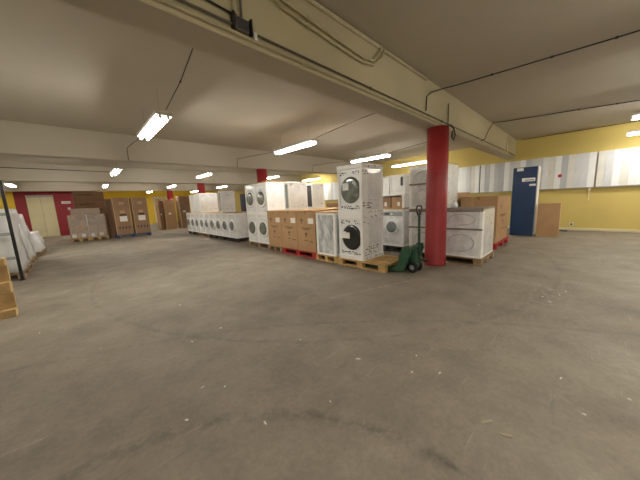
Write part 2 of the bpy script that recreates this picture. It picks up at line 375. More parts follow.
# ------------------------------------------------------------------ fluorescent lamps
def lamp(X, Y, label, L=1.6, z=2.74, group='hanging fluorescent lamps'):
    t = thing('fluorescent_lamp', label, 'lamp', (X, Y, z), 0, group)
    boxpart('housing', M_WHITE, t, -.125, .125, -L / 2, L / 2, .025, .075, .012)
    for sx in (-.055, .055):
        meshpart('tube', M_TUBE, t, lambda b: add_tube(b, [(0, -L / 2 + .03, 0), (0, L / 2 - .03, 0)], .019, 8), (sx, 0, -.006), key=('tube', L))
        for sy in (-1, 1): boxpart('tube_holder', M_WHITE, t, sx - .02, sx + .02, sy * (L / 2 - .015) - .015, sy * (L / 2 - .015) + .015, -.03, .03, .004)
    for sy in (-1, 1):
        meshpart('hanger', M_STEEL, t, lambda b: add_tube(b, [(0, 0, 0), (0, 0, ZC - z - .07)], .0025, 5), (0, sy * L * .36, .07), key=('hang', z))
    return t
LAMPS = [(1.18, 5.40, 'brightest hanging fluorescent lamp at upper left, nearest to the viewer'),
         (4.33, 5.38, 'long fluorescent lamp hanging above the brown boxes of the row'),
         (7.70, 5.40, 'fluorescent lamp hanging right behind the near washer stack'),
         (10.6, 5.40, 'fluorescent lamp hanging just left of the near red column'),
         (8.50, -1.30, 'upper of the two fluorescent lamps at the right picture edge'),
         (10.95, -1.40, 'lower of the two fluorescent lamps at the right picture edge, by the yellow wall'),
         (1.26, 12.1, 'small bright lamp hanging past the second beam at left'),
         (4.45, 12.2, 'fluorescent lamp hanging above the far white washers'),
         (7.9, 12.1, 'fluorescent lamp peeping over the machines by the second red column'),
         (11.2, 12.4, 'fluorescent lamp hanging over the white cased machines by the yellow wall'),
         (-2.05, 18.9, 'lamp at far left in front of the red wall'),
         (1.40, 18.9, 'lamp above the wrapped carton stack at the far left'),
         (4.75, 18.9, 'lamp above the tall brown cartons at the far end'),
         (8.1, 18.9, 'lamp in the far bay hidden behind white washers'),
         (4.6, 25.0, 'farthest lamp, by the bright yellow end wall'),
         (8.1, 25.0, 'unseen lamp added in the last bay to brighten the yellow end wall'),  # added out of sight to lift the far yellow wall
         (5.2, -1.3, 'lamp outside the picture behind the viewer, right of the middle one'),
         (1.7, -1.3, 'lamp outside the picture just behind the viewer'),
         (-1.9, -1.3, 'lamp outside the picture behind the viewer at far left'),
         (-2.05, 5.4, 'lamp outside the left picture edge over the wrapped goods'),
         (-2.05, 12.1, 'lamp outside the left picture edge past the second beam')]
for X, Y, lb in LAMPS: lamp(X, Y, lb)
# supply cables between beams and lamps
run('lamp_cable', M_CABLE, [(1.28, 3.4, 3.235), (1.25, 3.9, 3.02), (1.2, 4.55, 2.83)], .006, 'thin cable hanging from ceiling down to the brightest lamp', 'cable', clips=[(1.25, 3.9, 3.02)])
run('lamp_cable', M_CABLE, [(1.18, 6.22, 2.80), (1.16, 7.2, 2.86), (1.15, 8.15, 2.9), (1.15, 8.17, 2.6)], .006, 'cable from the brightest lamp to the second beam', 'cable')
run('lamp_cable', M_CABLE, [(4.33, 6.22, 2.80), (4.2, 7.3, 2.84), (4.1, 8.15, 2.86), (4.1, 8.17, 2.6)], .006, 'cable from lamp above the brown boxes to the second beam', 'cable')
run('lamp_cable', M_CABLE, [(4.33, 4.6, 2.83), (4.25, 3.4, 2.9), (4.2, 2.3, 2.92)], .006, 'cable from lamp above the brown boxes back to the near beam', 'cable')
run('lamp_cable', M_CABLE, [(7.7, 6.24, 2.80), (7.55, 7.3, 2.84), (7.5, 8.15, 2.86), (7.5, 8.17, 2.6)], .006, 'cable from the lamp behind the near stack to second beam', 'cable')
run('lamp_cable', M_CABLE, [(7.7, 4.6, 2.83), (7.6, 3.4, 2.9), (7.5, 2.3, 2.92)], .006, 'cable from the lamp behind the near stack to near beam', 'cable')

# ------------------------------------------------------------------ pallets
def pallet(label, x0, x1, y0, y1, m=M_WOOD, z=0.0, along='Y', name='pallet', group='pallets under the goods', loc=None, rot=None, H=.144):
    """deck boards run along `along`; 5 deck boards, 3 cross boards, 9 blocks, 3 base boards"""
    t = thing(name, label, 'pallet', (x0, y0, z), 0, group)
    Lx, Ly = x1 - x0, y1 - y0
    def bp(nm, a0, a1, b0, b1, c0, c1):   # a along the deck boards, b across
        if along == 'Y': boxpart(nm, m, t, b0, b1, a0, a1, c0, c1, .004)
        else: boxpart(nm, m, t, a0, a1, b0, b1, c0, c1, .004)
    La, Lb = (Ly, Lx) if along == 'Y' else (Lx, Ly)
    k = H / .144
    bw = Lb * .16; gap = (Lb - 5 * bw) / 4
    for i in range(5): bp('deck_board', 0, La, i * (bw + gap), i * (bw + gap) + bw, .122 * k, .144 * k)
    cw = min(.145, La * .14)
    for i in range(3):
        a = (La - cw) * i / 2
        bp('cross_board', a, a + cw, 0, Lb, .1 * k, .122 * k)
        for j in range(3):
            kb = min(.1, Lb * .13) if j != 1 else min(.145, Lb * .18)
            b = (Lb - kb) * j / 2
            bp('block', a, a + cw, b, b + kb, .022 * k, .1 * k)
    for j in range(3):
        kb = min(.1, Lb * .13) if j != 1 else min(.145, Lb * .18)
        b = (Lb - kb) * j / 2
        bp('base_board', 0, La, b, b + kb, 0, .022 * k)
    return t

# ------------------------------------------------------------------ appliances
def door_mesh(b, r):
    add_lathe(b, [(r, .0), (r, -.02), (r * .93, -.04), (r * .78, -.045), (r * .72, -.03)], 24, 'X')
def glass_mesh(b, r):
    add_lathe(b, [(r * .74, -.028), (r * .7, -.05), (r * .5, -.068), (r * .2, -.075)], 24, 'X')
def washer(label, x0, y0, z0, wy=.60, dx=.64, h=.9, glass=M_GLASS, r=.2, group='white washing machines in the lower row', body=M_FILM, ring=M_WHITE, panel=True, name='washing_machine', dz=.0):
    """front (door) looks to -X; z0 is its underside"""
    t = thing(name, label, 'washing machine', (x0, y0, z0), 0, group)
    boxpart('body', body, t, 0, dx, .012, wy - .012, .03, h - .03, .014)
    boxpart('base_tray', M_FOAM, t, -.012, dx + .012, 0, wy, 0, .05, .006)
    boxpart('top_cover', M_FOAM, t, -.012, dx + .012, 0, wy, h - .05, h, .006)
    d = meshpart('door', ring, t, lambda b: door_mesh(b, r), (0, wy / 2, h * .5 + dz), key=('door', r, ring.name), smooth=True)
    meshpart('door_glass', glass, d, lambda b: glass_mesh(b, r), key=('glass', r, glass.name), smooth=True)
    if panel:
        p = boxpart('control_panel', M_GREY, t, -.012, 0, .03, wy - .03, h - .17, h - .065, .004)
        meshpart('dial', M_WHITE, p, lambda b: add_lathe(b, [(.026, -.022), (.028, 0)], 12, 'X'), (-.006, 0, 0), key='dial')
        boxpart('display', M_DGREY, p, -.009, -.006, wy * .12, wy * .32, -.025, .025)
    for sy in (0, 1):
        y = .0 if sy == 0 else wy - .035
        boxpart('corner_post', M_FOAM, t, -.014, .035, y, y + .035, .05, h - .05, .005)
    return t
def cased(label, x0, x1, y0, y1, z0, h, name='boxed_appliance', body=M_FILM, cap=M_FOAM, front=None, cat='appliance', group=None, marks=True):
    """film-wrapped appliance seen from the side: body, caps, corner posts, faint vertical ribs"""
    t = thing(name, label, cat, (x0, y0, z0), 0, group)
    dx, wy = x1 - x0, y1 - y0
    boxpart('body', body, t, .012, dx - .012, .012, wy - .012, .02, h - .02, .012)
    boxpart('base_tray', cap, t, 0, dx, 0, wy, 0, .045, .006)
    boxpart('top_cover', cap, t, 0, dx, 0, wy, h - .045, h, .006)
    for (cx, cy) in ((0, 0), (1, 0), (0, 1), (1, 1)):
        a = cx * (dx - .04); b = cy * (wy - .04)
        boxpart('corner_post', M_FOAM, t, a, a + .04, b, b + .04, .045, h - .045, .005)
    if front: boxpart('front_panel', front, t, .002, .014, .045, wy - .045, .06, h - .06, .004)
    if marks: prints(t, 'Y', dx, h, .009, dense=.25)
    return t
def prints(t, face, wid, h, off, dense=1.0, rows=(.1, .14, .18, .8, .85, .9), x0=.06, seed=None, big=1.0):
    """illegible printed marks on a wrapping: small dark dashes in rows, one flat joined part"""
    rnd = random.Random(seed if seed is not None else len(bpy.data.objects))
    def fn(b):
        for rz in rows:
            u = x0
            while u < wid - x0:
                l = rnd.uniform(.012, .05) * big
                if rnd.random() < .62 * dense:
                    z = rz * h + rnd.uniform(-.01, .01); hh = rnd.uniform(.006, .018) * big
                    if face == 'X': add_box(b, off - .001, off + .001, u, u + l, z, z + hh)
                    else: add_box(b, u, u + l, off - .001, off + .001, z, z + hh)
                u += l + rnd.uniform(.01, .03)
        if not b.verts: add_box(b, 0, .01, off - .001, off + .001, .1 * h, .1 * h + .01)
    o = meshpart('printed_marks', M_INK, t, fn); o['kind'] = 'stuff'; return o

# ----- near stack on the wooden pallet
pallet('honey coloured wooden pallet under the near two-washer stack', 3.90, 4.70, 2.44, 3.60)
def near_washer(label, z0, black, seed):
    wy, dx, h = .62, .72, (.91 if black else .97)
    t = thing('washing_machine', label, 'washing machine', (3.93, 2.94, z0), 0, 'near stack of two washers')
    boxpart('body', M_FILM, t, .02, dx - .02, .02, wy - .02, .03, h - .03, .014)
    boxpart('base_tray', M_FOAM, t, -.005, dx + .005, -.005, wy + .005, 0, .09, .008)
    boxpart('top_cover', M_FOAM, t, -.005, dx + .005, -.005, wy + .005, h - .085, h, .008)
    for (cx, cy, wx, wyy) in ((0, 0, .2, .07), (1, 0, .05, .05), (0, 1, .05, .06), (1, 1, .05, .05)):
        a = cx * (dx - wx); b = cy * (wy - wyy)
        boxpart('corner_post', M_FOAM, t, a, a + wx, b, b + wyy, .09, h - .085, .01)
    r = .245
    d = meshpart('door', M_BLACKG if black else M_GLASSG, t, lambda b: add_lathe(b, [(r, .03), (r, -.005), (r * .96, -.02), (r * .8, -.03), (r * .5, -.034), (r * .1, -.035)], 28, 'X', sy=1.06), (.02, wy * .47, h * .50), smooth=True)
    d['label'] = 'round black door' if black else 'round dark door under glossy film'
    if black:
        boxpart('sticker', M_LABEL, d, -.045, -.036, .02, .25, -.02, .1, .003); boxpart('sticker_flap', M_LABEL, d, -.04, -.03, .12, .26, .04, .12, .003)
    else:
        boxpart('sticker', M_GREYFILM, d, -.042, -.035, .02, .17, .0, .14, .003)
        meshpart('badge', M_LABEL, d, lambda b: add_lathe(b, [(.022, -.04), (.022, -.034)], 12, 'X'), (0, -.1, .13))
    prints(t, 'X', wy, h, .018, 1.1, (.125, .16, .81, .845), .07, seed, 1.5)
    prints(t, 'Y', dx, h, -.0065, .8, (.1 * 0 + .045,), .06, seed + 3)
    prints(t, 'Y', dx, h, .0185, .8, (.13, .17, .22, .28), .22, seed + 1, 1.4)
    prints(t, 'Y', .2, h, -.0012, .9, (.12, .17, .23, .8, .84), .02, seed + 2, 1.3)
    prints(t, 'Y', dx, h, -.0065, .7, (.93, .96), .04, seed + 5)
    return t
near_washer('lower film-wrapped washer with black round door on the near pallet', .144, True, 11)
near_washer('upper film-wrapped washer with greenish dark door on top of near stack', 1.054, False, 31)

# ----- silver film-wrapped appliance next to it
pallet('short wooden pallet under the silver film-wrapped appliance', 3.92, 4.62, 3.63, 4.30)
t = thing('wrapped_appliance', 'silver film-wrapped appliance in white corner posts with wooden lid', 'appliance', (3.94, 3.66, .144), 0)
boxpart('body', M_SILVER, t, .015, .63, .03, .58, .04, .93, .012)
for cx in (0, 1):
    for cy in (0, 1): boxpart('corner_post', M_FOAM, t, cx * .60 - .005, cx * .60 + .05, cy * .54, cy * .54 + .07, .03, .94, .008)
boxpart('base_tray', M_FOAM, t, -.005, .65, 0, .61, 0, .045, .006); boxpart('top_frame', M_FOAM, t, -.005, .65, 0, .61, .90, .95, .006)
boxpart('wooden_lid', M_CARDL, t, -.02, .66, -.015, .625, .95, .975, .003)
meshpart('film_fold', M_GREYFILM, t, lambda b: (add_tube(b, [(.01, .12, .3), (.0, .2, .55), (.0, .36, .8)], [.008, .012, .006], 6), add_tube(b, [(.01, .5, .2), (.0, .42, .42), (.0, .46, .78)], [.006, .012, .006], 6), add_tube(b, [(.01, .2, .7), (0, .35, .78), (.01, .48, .72)], [.006, .011, .005], 6)), smooth=True)

# ----- three brown cartons in the row
def carton(label, x0, x1, y0, y1, z0, h, name='carton', m=M_CARD, sticker=True, symbols=True, group=None, face='X', tape=True):
    t = thing(name, label, 'box', (x0, y0, z0), 0, group)
    dx, wy = x1 - x0, y1 - y0
    boxpart('body', m, t, 0, dx, 0, wy, 0, h, .006)
    if tape:
        boxpart('tape', M_TAPE, t, -.0015, dx + .0015, wy / 2 - .025, wy / 2 + .025, h - .07, h + .0015)
    if face == 'X':
        q = lambda nm, mm, a, b, c, d: boxpart(nm, mm, t, -.003, .001, wy * a, wy * b, h * c, h * d)
    else:
        q = lambda nm, mm, a, b, c, d: boxpart(nm, mm, t, dx * (1 - b), dx * (1 - a), -.003, .001, h * c, h * d)
    if sticker: q('label', M_LABEL, .08, .36, .70, .83)
    if symbols:
        cx = .7 if face == 'X' else .3
        def sym(b, rr=.036):
            add_lathe(b, [(rr, -.0035), (rr, .001)], 14, 'X' if face == 'X' else 'Y')
            add_box(b, *((-.0035, .001, -.03, .03, -.075, -.055) if face == 'X' else (-.03, .03, -.0035, .001, -.075, -.055)))
        for (u, v) in ((.72, .78), (.5, .44)):
            meshpart('printed_symbol', M_INKB, t, sym, (0, wy * u, h * v) if face == 'X' else (dx * (1 - u), 0, h * v), key=('sym', face))
        q('printed_line', M_INKB, .25, .75, .575, .595); q('printed_line', M_INKB, .35, .65, .545, .56); q('printed_line', M_INKB, .12, .3, .25, .27); q('printed_line', M_INKB, .4, .62, .27, .285)
    return t
dpl = ['red pallet under the two nearer brown cartons of the row', 'wooden pallet under the farthest brown carton of the row']
pallet(dpl[0], 3.95, 4.75, 4.33, 5.68, M_PRED); pallet(dpl[1], 3.95, 4.75, 5.71, 6.37, M_WOODO)
pos3 = ['nearest of three brown cartons beside the silver-wrapped appliance', 'middle of three brown cartons in the appliance row', 'farthest of three brown cartons, beside the round-door washers']
for k in range(3):
    carton(pos3[k], 3.97, 4.66, 4.34 + k * .68, 5.01 + k * .68, .144, .985, group='brown cartons in the row')
# support cartons behind them, then the sheets on top
pallet('pallet behind the three brown cartons', 4.78, 5.58, 4.9, 6.1, M_WOODO)
for k in range(2): carton(('nearer' if k == 0 else 'farther') + ' brown carton hidden behind the row of three', 4.79, 5.5, 4.92 + k * .59, 5.5 + k * .59, .144, .985, group='cartons behind the row of three', symbols=False, sticker=False)
for k, (a, b_) in enumerate(((4.35, 5.38), (5.40, 6.36))):
    o = boxpart('cover_board', M_CARDL, None, 3.93, 5.46, a, b_, 1.1305, 1.150, .003)
    tag(o, ('nearer' if k == 0 else 'farther') + ' flat pale board laid over the brown cartons', 'board')
cased('white film-wrapped narrow appliance standing on the board over brown cartons', 4.08, 4.73, 5.42, 5.62, 1.15, .74, front=M_GREY)
cased('smaller white ribbed appliance behind the narrow one on the boards', 4.92, 5.40, 5.42, 5.80, 1.15, .72, front=M_DGREY)

# ----- washers in segment c (two lower, two upper, double depth)
pallet('wooden pallet under the two round-door washers beside the brown cartons', 4.03, 4.83, 6.42, 7.72, M_WOODO)
for k in range(2):
    washer(('nearer' if k == 0 else 'farther') + ' lower washer beside the brown cartons, big round door', 4.06, 6.42 + .655 * k, .144, .64, .66, .93, glass=M_GLASSG, r=.27, panel=False, group='washer pairs beside the cartons', ring=M_FILM)
    washer(('nearer' if k == 0 else 'farther') + ' upper washer above the round-door pair, large grey door', 4.06, 6.42 + .655 * k, 1.074, .64, .66, .89, glass=M_GLASSG, r=.28, panel=False, group='washer pairs beside the cartons', ring=M_FILM)
pallet('pallet behind the round-door washer pair', 4.86, 5.66, 6.42, 7.14, M_WOODO)
cased('white appliance behind the lower round-door pair', 4.86, 5.36, 6.42, 7.06, .144, .93, marks=False, group='appliances behind the pair')
cased('white printed appliance behind the upper pair, long white side to the viewer', 4.74, 5.02, 6.42, 7.06, 1.074, .89, group='appliances behind the pair')
o = boxpart('cover_board', M_CARDL, None, 4.05, 5.02, 6.42, 7.06, 1.964, 2.0, .003); tag(o, 'brown cardboard cap on the upper washer pair', 'board')
pt = prints(None, 'Y', .6, .8, 6.599, .5, (.15, .3, .45, .6, .75), .1, 77) if False else None

# ----- far washers, segment a
for k in range(4):
    pallet('dark pallet under the far white washers, ' + ORD[k] + ' from the near end', 4.10, 4.75, 8.66 + k * 1.4, 8.66 + k * 1.4 + 1.36, M_PDARK if k != 2 else M_WOODO)
for k in range(9):
    washer('white washer in the far lower row, ' + ORD[k] + ' from its near end', 4.10, 8.68 + k * .62, .144, .61, .62, .92, glass=M_GLASS, r=.24, group='far lower row of washers', panel=False)
for k, (a, b_) in enumerate(((8.68, 11.4), (11.42, 14.2))):
    o = boxpart('cover_board', M_CARDL, None, 4.08, 4.98, a, b_, 1.0645, 1.084, .003); tag(o, ('nearer' if k == 0 else 'farther') + ' brown board on top of the far washers', 'board')
cased('white printed appliance on the far washers, nearer of two', 4.12, 4.68, 9.8, 10.06, 1.084, .83, front=M_GREY)
cased('white printed appliance on the far washers, farther of two', 4.12, 4.96, 12.2, 12.85, 1.084, .88, front=M_WHITE)
cased('slim white appliance at the far end of the upper row', 4.10, 4.7, 12.87, 13.5, 1.084, .84, front=M_WHITE)
pallet('pallet behind the far white washers', 5.0, 5.72, 9.3, 10.3, M_WOODO)
cased('white appliance behind the far washers, below the dark carton', 5.01, 5.64, 9.4, 10.05, .144, .93, marks=False)
t = thing('dark_carton', 'dark navy carton with white label behind the far washers', 'box', (5.02, 9.45, 1.074))
boxpart('body', M_NAVYD, t, 0, .52, 0, .6, 0, .72, .008); boxpart('label', M_LABEL, t, .12, .42, -.004, .001, .05, .3); boxpart('handle_tab', M_DGREY, t, .2, .32, -.006, .002, .5, .54)

# ----- far carton stack seen through the gap by the near washers
pallet('pallet under the carton stack seen through the gap', 6.8, 7.6, 6.0, 6.8, M_WOODO)
for k in range(2): carton(('lower' if k == 0 else 'upper') + ' brown carton in the stack seen through the gap left of near washers', 6.8, 7.5, 6.05, 6.75, .144 + k * .56, .555, sticker=False, symbols=False, m=M_CARDD)

# ----- second row: grey washer, open crate, cartons, white boxes
pallet('dark pallet under the grey washer behind the near stack', 5.68, 6.3, 2.98, 3.72, M_PDARK)
washer('pale grey washer with round white-ringed door behind the pallet truck', 5.70, 3.03, .144, .64, .6, .93, glass=M_GLASS, r=.19, body=M_GREYFILM, ring=M_WHITE, dz=.02, group='washers of the second row')
t = thing('open_crate', 'white open-front crate on the grey washer holding two small cartons', 'crate', (5.66, 3.0, 1.074))
boxpart('bottom', M_CARDL, t, 0, .62, 0, .74, 0, .035, .003); boxpart('top_panel', M_FOAM, t, 0, .62, 0, .74, .33, .36, .003)
for y in (0, .68): boxpart('side_panel', M_FOAM, t, 0, .62, y, y + .06, .035, .33, .003)
boxpart('back_panel', M_FOAM, t, .59, .62, .06, .68, .035, .33)
for k in range(2):
    c = thing('small_carton', ('right' if k == 0 else 'left') + ' small brown carton inside the white open crate', 'box', (5.69, 3.08 + .3 * k, 1.109), 0, 'small cartons in the crate')
    boxpart('body', M_CARD if k == 0 else M_CARDD, c, 0, .4, 0, .27, 0, .26, .004)
    boxpart('label', M_LABEL, c, -.003, .001, .05 + .06 * k, .12 + .06 * k, .04, .14); boxpart('tape', M_TAPE, c, -.002, .402, .12, .15, .2, .262)
cased('white boxed appliance on the open crate, left of its dark-marked neighbour', 5.68, 6.2, 3.42, 3.74, 1.434, .42, marks=False)
c = cased('white boxed appliance with dark slot on the open crate', 5.68, 6.2, 3.0, 3.4, 1.434, .46, marks=False)
boxpart('dark_slot', M_DGREY, c, -.003, .014, .06, .11, .2, .4)

# ----- second row: strapped film-wrapped machines around the column
pallet('weathered pallet under the strapped white machines behind the red column', 5.33, 6.23, 1.27, 2.75, M_WOODO)
def strapped(label, x0, x1, y0, y1, z0, h, cap=True):
    t = thing('strapped_appliance', label, 'appliance', (x0, y0, z0), 0, 'strapped machines behind the red column')
    dx, wy = x1 - x0, y1 - y0
    boxpart('body', M_GREYFILM, t, .015, dx - .01, .015, wy - .015, .02, h - .02, .014)
    boxpart('side_cover', M_FILM, t, .10, dx, -.002, .03, .03, h - .03, .008)
    for y in (0, wy - .06): boxpart('corner_post', M_FOAM, t, -.003, .11, y, y + .06, .02, h - .02, .01)
    boxpart('base_tray', M_FOAM, t, -.004, dx + .004, -.004, wy + .004, 0, .04, .006)
    boxpart('cardboard_cap' if cap else 'top_cover', M_STRAP if cap else M_FOAM, t, -.006, dx + .002, .0, wy + .003, h - .07, h - .004, .006)
    boxpart('strap', M_STRAP, t, -.009, .0, -.004, wy + .004, h * .56, h * .595, .002)
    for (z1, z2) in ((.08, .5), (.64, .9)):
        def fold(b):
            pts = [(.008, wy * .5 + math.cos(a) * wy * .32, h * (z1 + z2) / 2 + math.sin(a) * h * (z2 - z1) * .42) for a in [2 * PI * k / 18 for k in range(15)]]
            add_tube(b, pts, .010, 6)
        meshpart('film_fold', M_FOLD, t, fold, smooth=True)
    prints(t, 'Y', dx, h, -.003, .3, (.2, .35, .5, .65, .8), .2)
    return t
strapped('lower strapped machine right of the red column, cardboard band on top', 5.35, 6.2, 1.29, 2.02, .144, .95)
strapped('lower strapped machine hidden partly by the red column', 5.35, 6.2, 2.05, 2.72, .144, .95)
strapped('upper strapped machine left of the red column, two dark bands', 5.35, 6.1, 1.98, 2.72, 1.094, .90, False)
t2 = bpy.data.objects[-1]

# ----- brown cartons on the red pallet
pallet('red pallet under the tall brown cartons near the yellow wall', 7.18, 8.55, 1.42, 2.3, M_PRED)
c = carton('big brown carton on the red pallet, printed side to the right', 7.2, 8.5, 1.45, 2.25, .144, 1.14, face='Y', sticker=False)
boxpart('tape_strip', M_CARDL, c, -.003, 1.303, .5, .56, .0, 1.1425)
pallet('pallet under the rear brown carton beside the striped wall', 7.3, 8.5, 2.4, 3.2, M_WOODO)
c = carton('brown carton standing behind the big one, slightly taller', 7.25, 8.3, 2.36, 3.1, .144, 1.27, sticker=False, symbols=False, m=M_CARDL)
t = thing('film_bundle', 'small pale bundle on the strapped machine', 'bundle', (5.55, 1.85, 1.094))
meshpart('lump', M_WRAP, t, lambda b: add_lathe(b, [(.05, 0), (.065, .04), (.05, .1), (.025, .13)], 10), smooth=True); meshpart('knot', M_WRAP, t, lambda b: add_lathe(b, [(.022, .125), (.03, .15), (.01, .17)], 8))

# ----- blue wrapped cabinet and board by the yellow wall
t = thing('blue_wrapped_cabinet', 'tall dark blue wrapped cabinet with white side by the striped wall', 'cabinet', (9.98, 1.06, 0))
boxpart('body', M_FOAM, t, .03, .6, 0, .6, .015, 2.1, .01)
boxpart('blue_front', M_NAVY, t, 0, .03, .008, .592, .015, 2.09, .008); boxpart('foot_rail', M_BLACK, t, .02, .58, .02, .58, 0, .015)
boxpart('edge_strip', M_GREY, t, -.004, .04, -.006, .012, .015, 2.09, .002)
boxpart('label', M_LABEL, t, -.004, .001, .34, .5, 1.98, 2.07); boxpart('label', M_LABEL, t, -.004, .001, .05, .36, 1.66, 1.76); boxpart('label', M_LABEL, t, -.004, .001, .03, .18, 1.52, 1.58)
boxpart('printed_line', M_INK, t, -.006, -.003, .08, .3, 1.69, 1.71)
t = thing('brown_panel_box', 'plain brown board crate leaning upright right of the blue cabinet', 'crate', (9.98, .50, 0))
boxpart('front_board', M_CARD, t, 0, .025, 0, .5, 0, .99, .004); boxpart('side_board', M_CARDL, t, .025, .3, 0, .03, 0, .98, .004); boxpart('side_board', M_CARDL, t, .025, .3, .47, .5, 0, .98, .004)
boxpart('back_board', M_CARDL, t, .3, .325, 0, .5, 0, .98, .004); boxpart('top_board', M_CARDL, t, .025, .3, .03, .47, .95, .98, .004)

# ------------------------------------------------------------------ green pallet truck
def pallet_truck():
    t = thing('pallet_truck', 'green hand pallet truck with black wheels beside the red column', 'pallet truck', (4.32, 2.2, 0))
    for sx in (-1, 1):
        def fork(b):
            x = sx * .18
            add_box(b, x - .075, x + .075, .05, 1.05, .066, .085, .004)
            add_box(b, x - .075, x - .06, .05, 1.02, .03, .066); add_box(b, x + .06, x + .075, .05, 1.02, .03, .066)
        f = meshpart('fork', M_GREEN, t, fork)
        meshpart('load_roller', M_BLACK, f, lambda b: add_lathe(b, [(.03, -.05), (.03, .05)], 12, 'X', (sx * .18, .95, .03)))
    def housing(b):   # sloping battery-style head plate from fork heel up to the pump
        prof = [(.17, .04), (.17, .09), (.09, .14), (-.0, .44), (-.05, .50), (-.15, .50), (-.17, .42), (-.10, .22), (-.03, .05)]
        for x0, x1 in ((-.27, -.235), (.235, .27)):
            a = [b.verts.new((x0, y, z)) for y, z in prof]; c = [b.verts.new((x1, y, z)) for y, z in prof]
            b.faces.new(a); b.faces.new(c)
            for i in range(len(prof)): b.faces.new((a[i], a[(i + 1) % len(prof)], c[(i + 1) % len(prof)], c[i]))
        add_box(b, -.24, .24, .03, .07, .12, .34, .004); add_box(b, -.24, .24, -.12, .0, .42, .46, .006)
        add_box(b, -.24, .24, .06, .16, .07, .10, .004)
    meshpart('head_frame', M_GREEN, t, housing)
    meshpart('pump_cylinder', M_GREEN, t, lambda b: add_lathe(b, [(.075, .16), (.075, .30), (.06, .32), (.06, .40), (.035, .41), (.035, .47)], 16, 'Z', (0, -.10, 0)))
    meshpart('pump_base', M_GREEN, t, lambda b: add_box(b, -.11, .11, -.19, -.02, .11, .17, .01))
    meshpart('pedal', M_BLKMET, t, lambda b: (add_box(b, .08, .11, -.27, -.17, .2, .22, .004), add_box(b, .06, .15, -.31, -.26, .195, .225, .006)))
    meshpart('axle', M_STEEL, t, lambda b: add_tube(b, [(-.11, -.12, .10), (.11, -.12, .10)], .014, 8))
    for sx in (-1, 1):
        w_ = meshpart('steering_wheel', M_BLACK, t, lambda b: add_lathe(b, [(.06, -.03), (.093, -.028), (.1, -.016), (.1, .016), (.093, .028), (.06, .03)], 20, 'X'), (sx * .085, -.12, .10), smooth=False, key='stw')
        meshpart('hub', M_GREY, w_, lambda b: add_lathe(b, [(.04, -.031), (.05, -.029), (.05, .029), (.04, .031)], 16, 'X'), key='hub')
    meshpart('handle_bar', M_GREEN, t, lambda b: (add_tube(b, [(.16, -.13, .20), (.16, -.12, .55), (.17, -.11, 1.02)], [.026, .022, .02], 10), add_box(b, .08, .2, -.17, -.09, .2, .27, .01)), smooth=False)
    def grip(b):
        add_tube(b, [(.17, -.11, 1.0), (.09, -.11, 1.07), (.06, -.11, 1.14), (.10, -.11, 1.185), (.24, -.11, 1.185), (.28, -.11, 1.14), (.25, -.11, 1.07), (.17, -.11, 1.0)], .015, 8)
    meshpart('grip_loop', M_DGREY, t, grip, smooth=True)
    meshpart('release_lever', M_BLKMET, t, lambda b: add_tube(b, [(.17, -.12, 1.03), (.14, -.13, 1.09), (.13, -.13, 1.13)], .008, 6))
    meshpart('pull_chain', M_BLKMET, t, lambda b: add_tube(b, [(.155, -.14, 1.0), (.14, -.15, .6), (.1, -.14, .4)], .005, 5))
    return t
pallet_truck()

# ------------------------------------------------------------------ far left goods
def wrapped_cartons():
    for k in range(2): pallet(('left' if k == 0 else 'right') + ' wooden pallet under the film-wrapped carton stack', -.34 + k * .68, .33 + k * .68, 16.35, 17.35, M_WOOD)
    t = thing('wrapped_carton_stack', 'film-wrapped stack of brown cartons on two pallets at the far left', 'carton stack', (-.32, 16.4, .144))
    rnd = random.Random(3)
    for r_ in range(4):
        for c_ in range(4):
            for d_ in range(2):
                j = rnd.uniform(-.012, .012)
                boxpart('carton', M_CARD if (r_ + c_) % 3 else M_CARDL, t, c_ * .325 + .004, c_ * .325 + .32, d_ * .44 + j, d_ * .44 + .43 + j, r_ * .27 + .002, r_ * .27 + .266, .006)
    for c_ in range(3):
        for d_ in range(2): boxpart('carton', M_CARD, t, .14 + c_ * .335, .47 + c_ * .335, d_ * .44, d_ * .44 + .43, 1.082, 1.37, .006)
    for c_ in range(4):
        boxpart('label', M_LABEL, t, c_ * .325 + .05, c_ * .325 + .19, -.018, -.012, .04, .2)
    def film(b):
        add_box(b, -.012, 1.315, -.017, -.014, .02, 1.08); add_box(b, -.014, -.01, -.015, .9, .02, 1.08); add_box(b, 1.312, 1.316, -.015, .9, .02, 1.08); add_box(b, .12, 1.16, -.017, -.014, 1.08, 1.38)
    o = meshpart('film_wrap', mat_film_clear(), t, film); o['kind'] = 'stuff'
    boxpart('strap', M_LABEL, t, .63, .66, -.022, -.017, 0, 1.08)
def mat_film_clear():
    m = bpy.data.materials.new('clear_stretch_film'); m.use_nodes = True
    nt = m.node_tree; b = nt.nodes['Principled BSDF']
    b.inputs['Base Color'].default_value = (.85, .85, .85, 1); b.inputs['Roughness'].default_value = .15; b.inputs['Alpha'].default_value = .3
    n = nt.nodes.new('ShaderNodeTexNoise'); n.inputs['Scale'].default_value = 5; n.inputs['Detail'].default_value = 5
    rr = nt.nodes.new('ShaderNodeMapRange'); rr.inputs[1].default_value = .4; rr.inputs[2].default_value = .75; rr.inputs[3].default_value = .1; rr.inputs[4].default_value = .4
    nt.links.new(n.outputs[0], rr.inputs[0]); nt.links.new(rr.outputs[0], b.inputs['Alpha'])
    bp = nt.nodes.new('ShaderNodeBump'); bp.inputs['Strength'].default_value = .8
    nt.links.new(n.outputs[0], bp.inputs['Height']); nt.links.new(bp.outputs[0], b.inputs['Normal'])
    return m
wrapped_cartons()
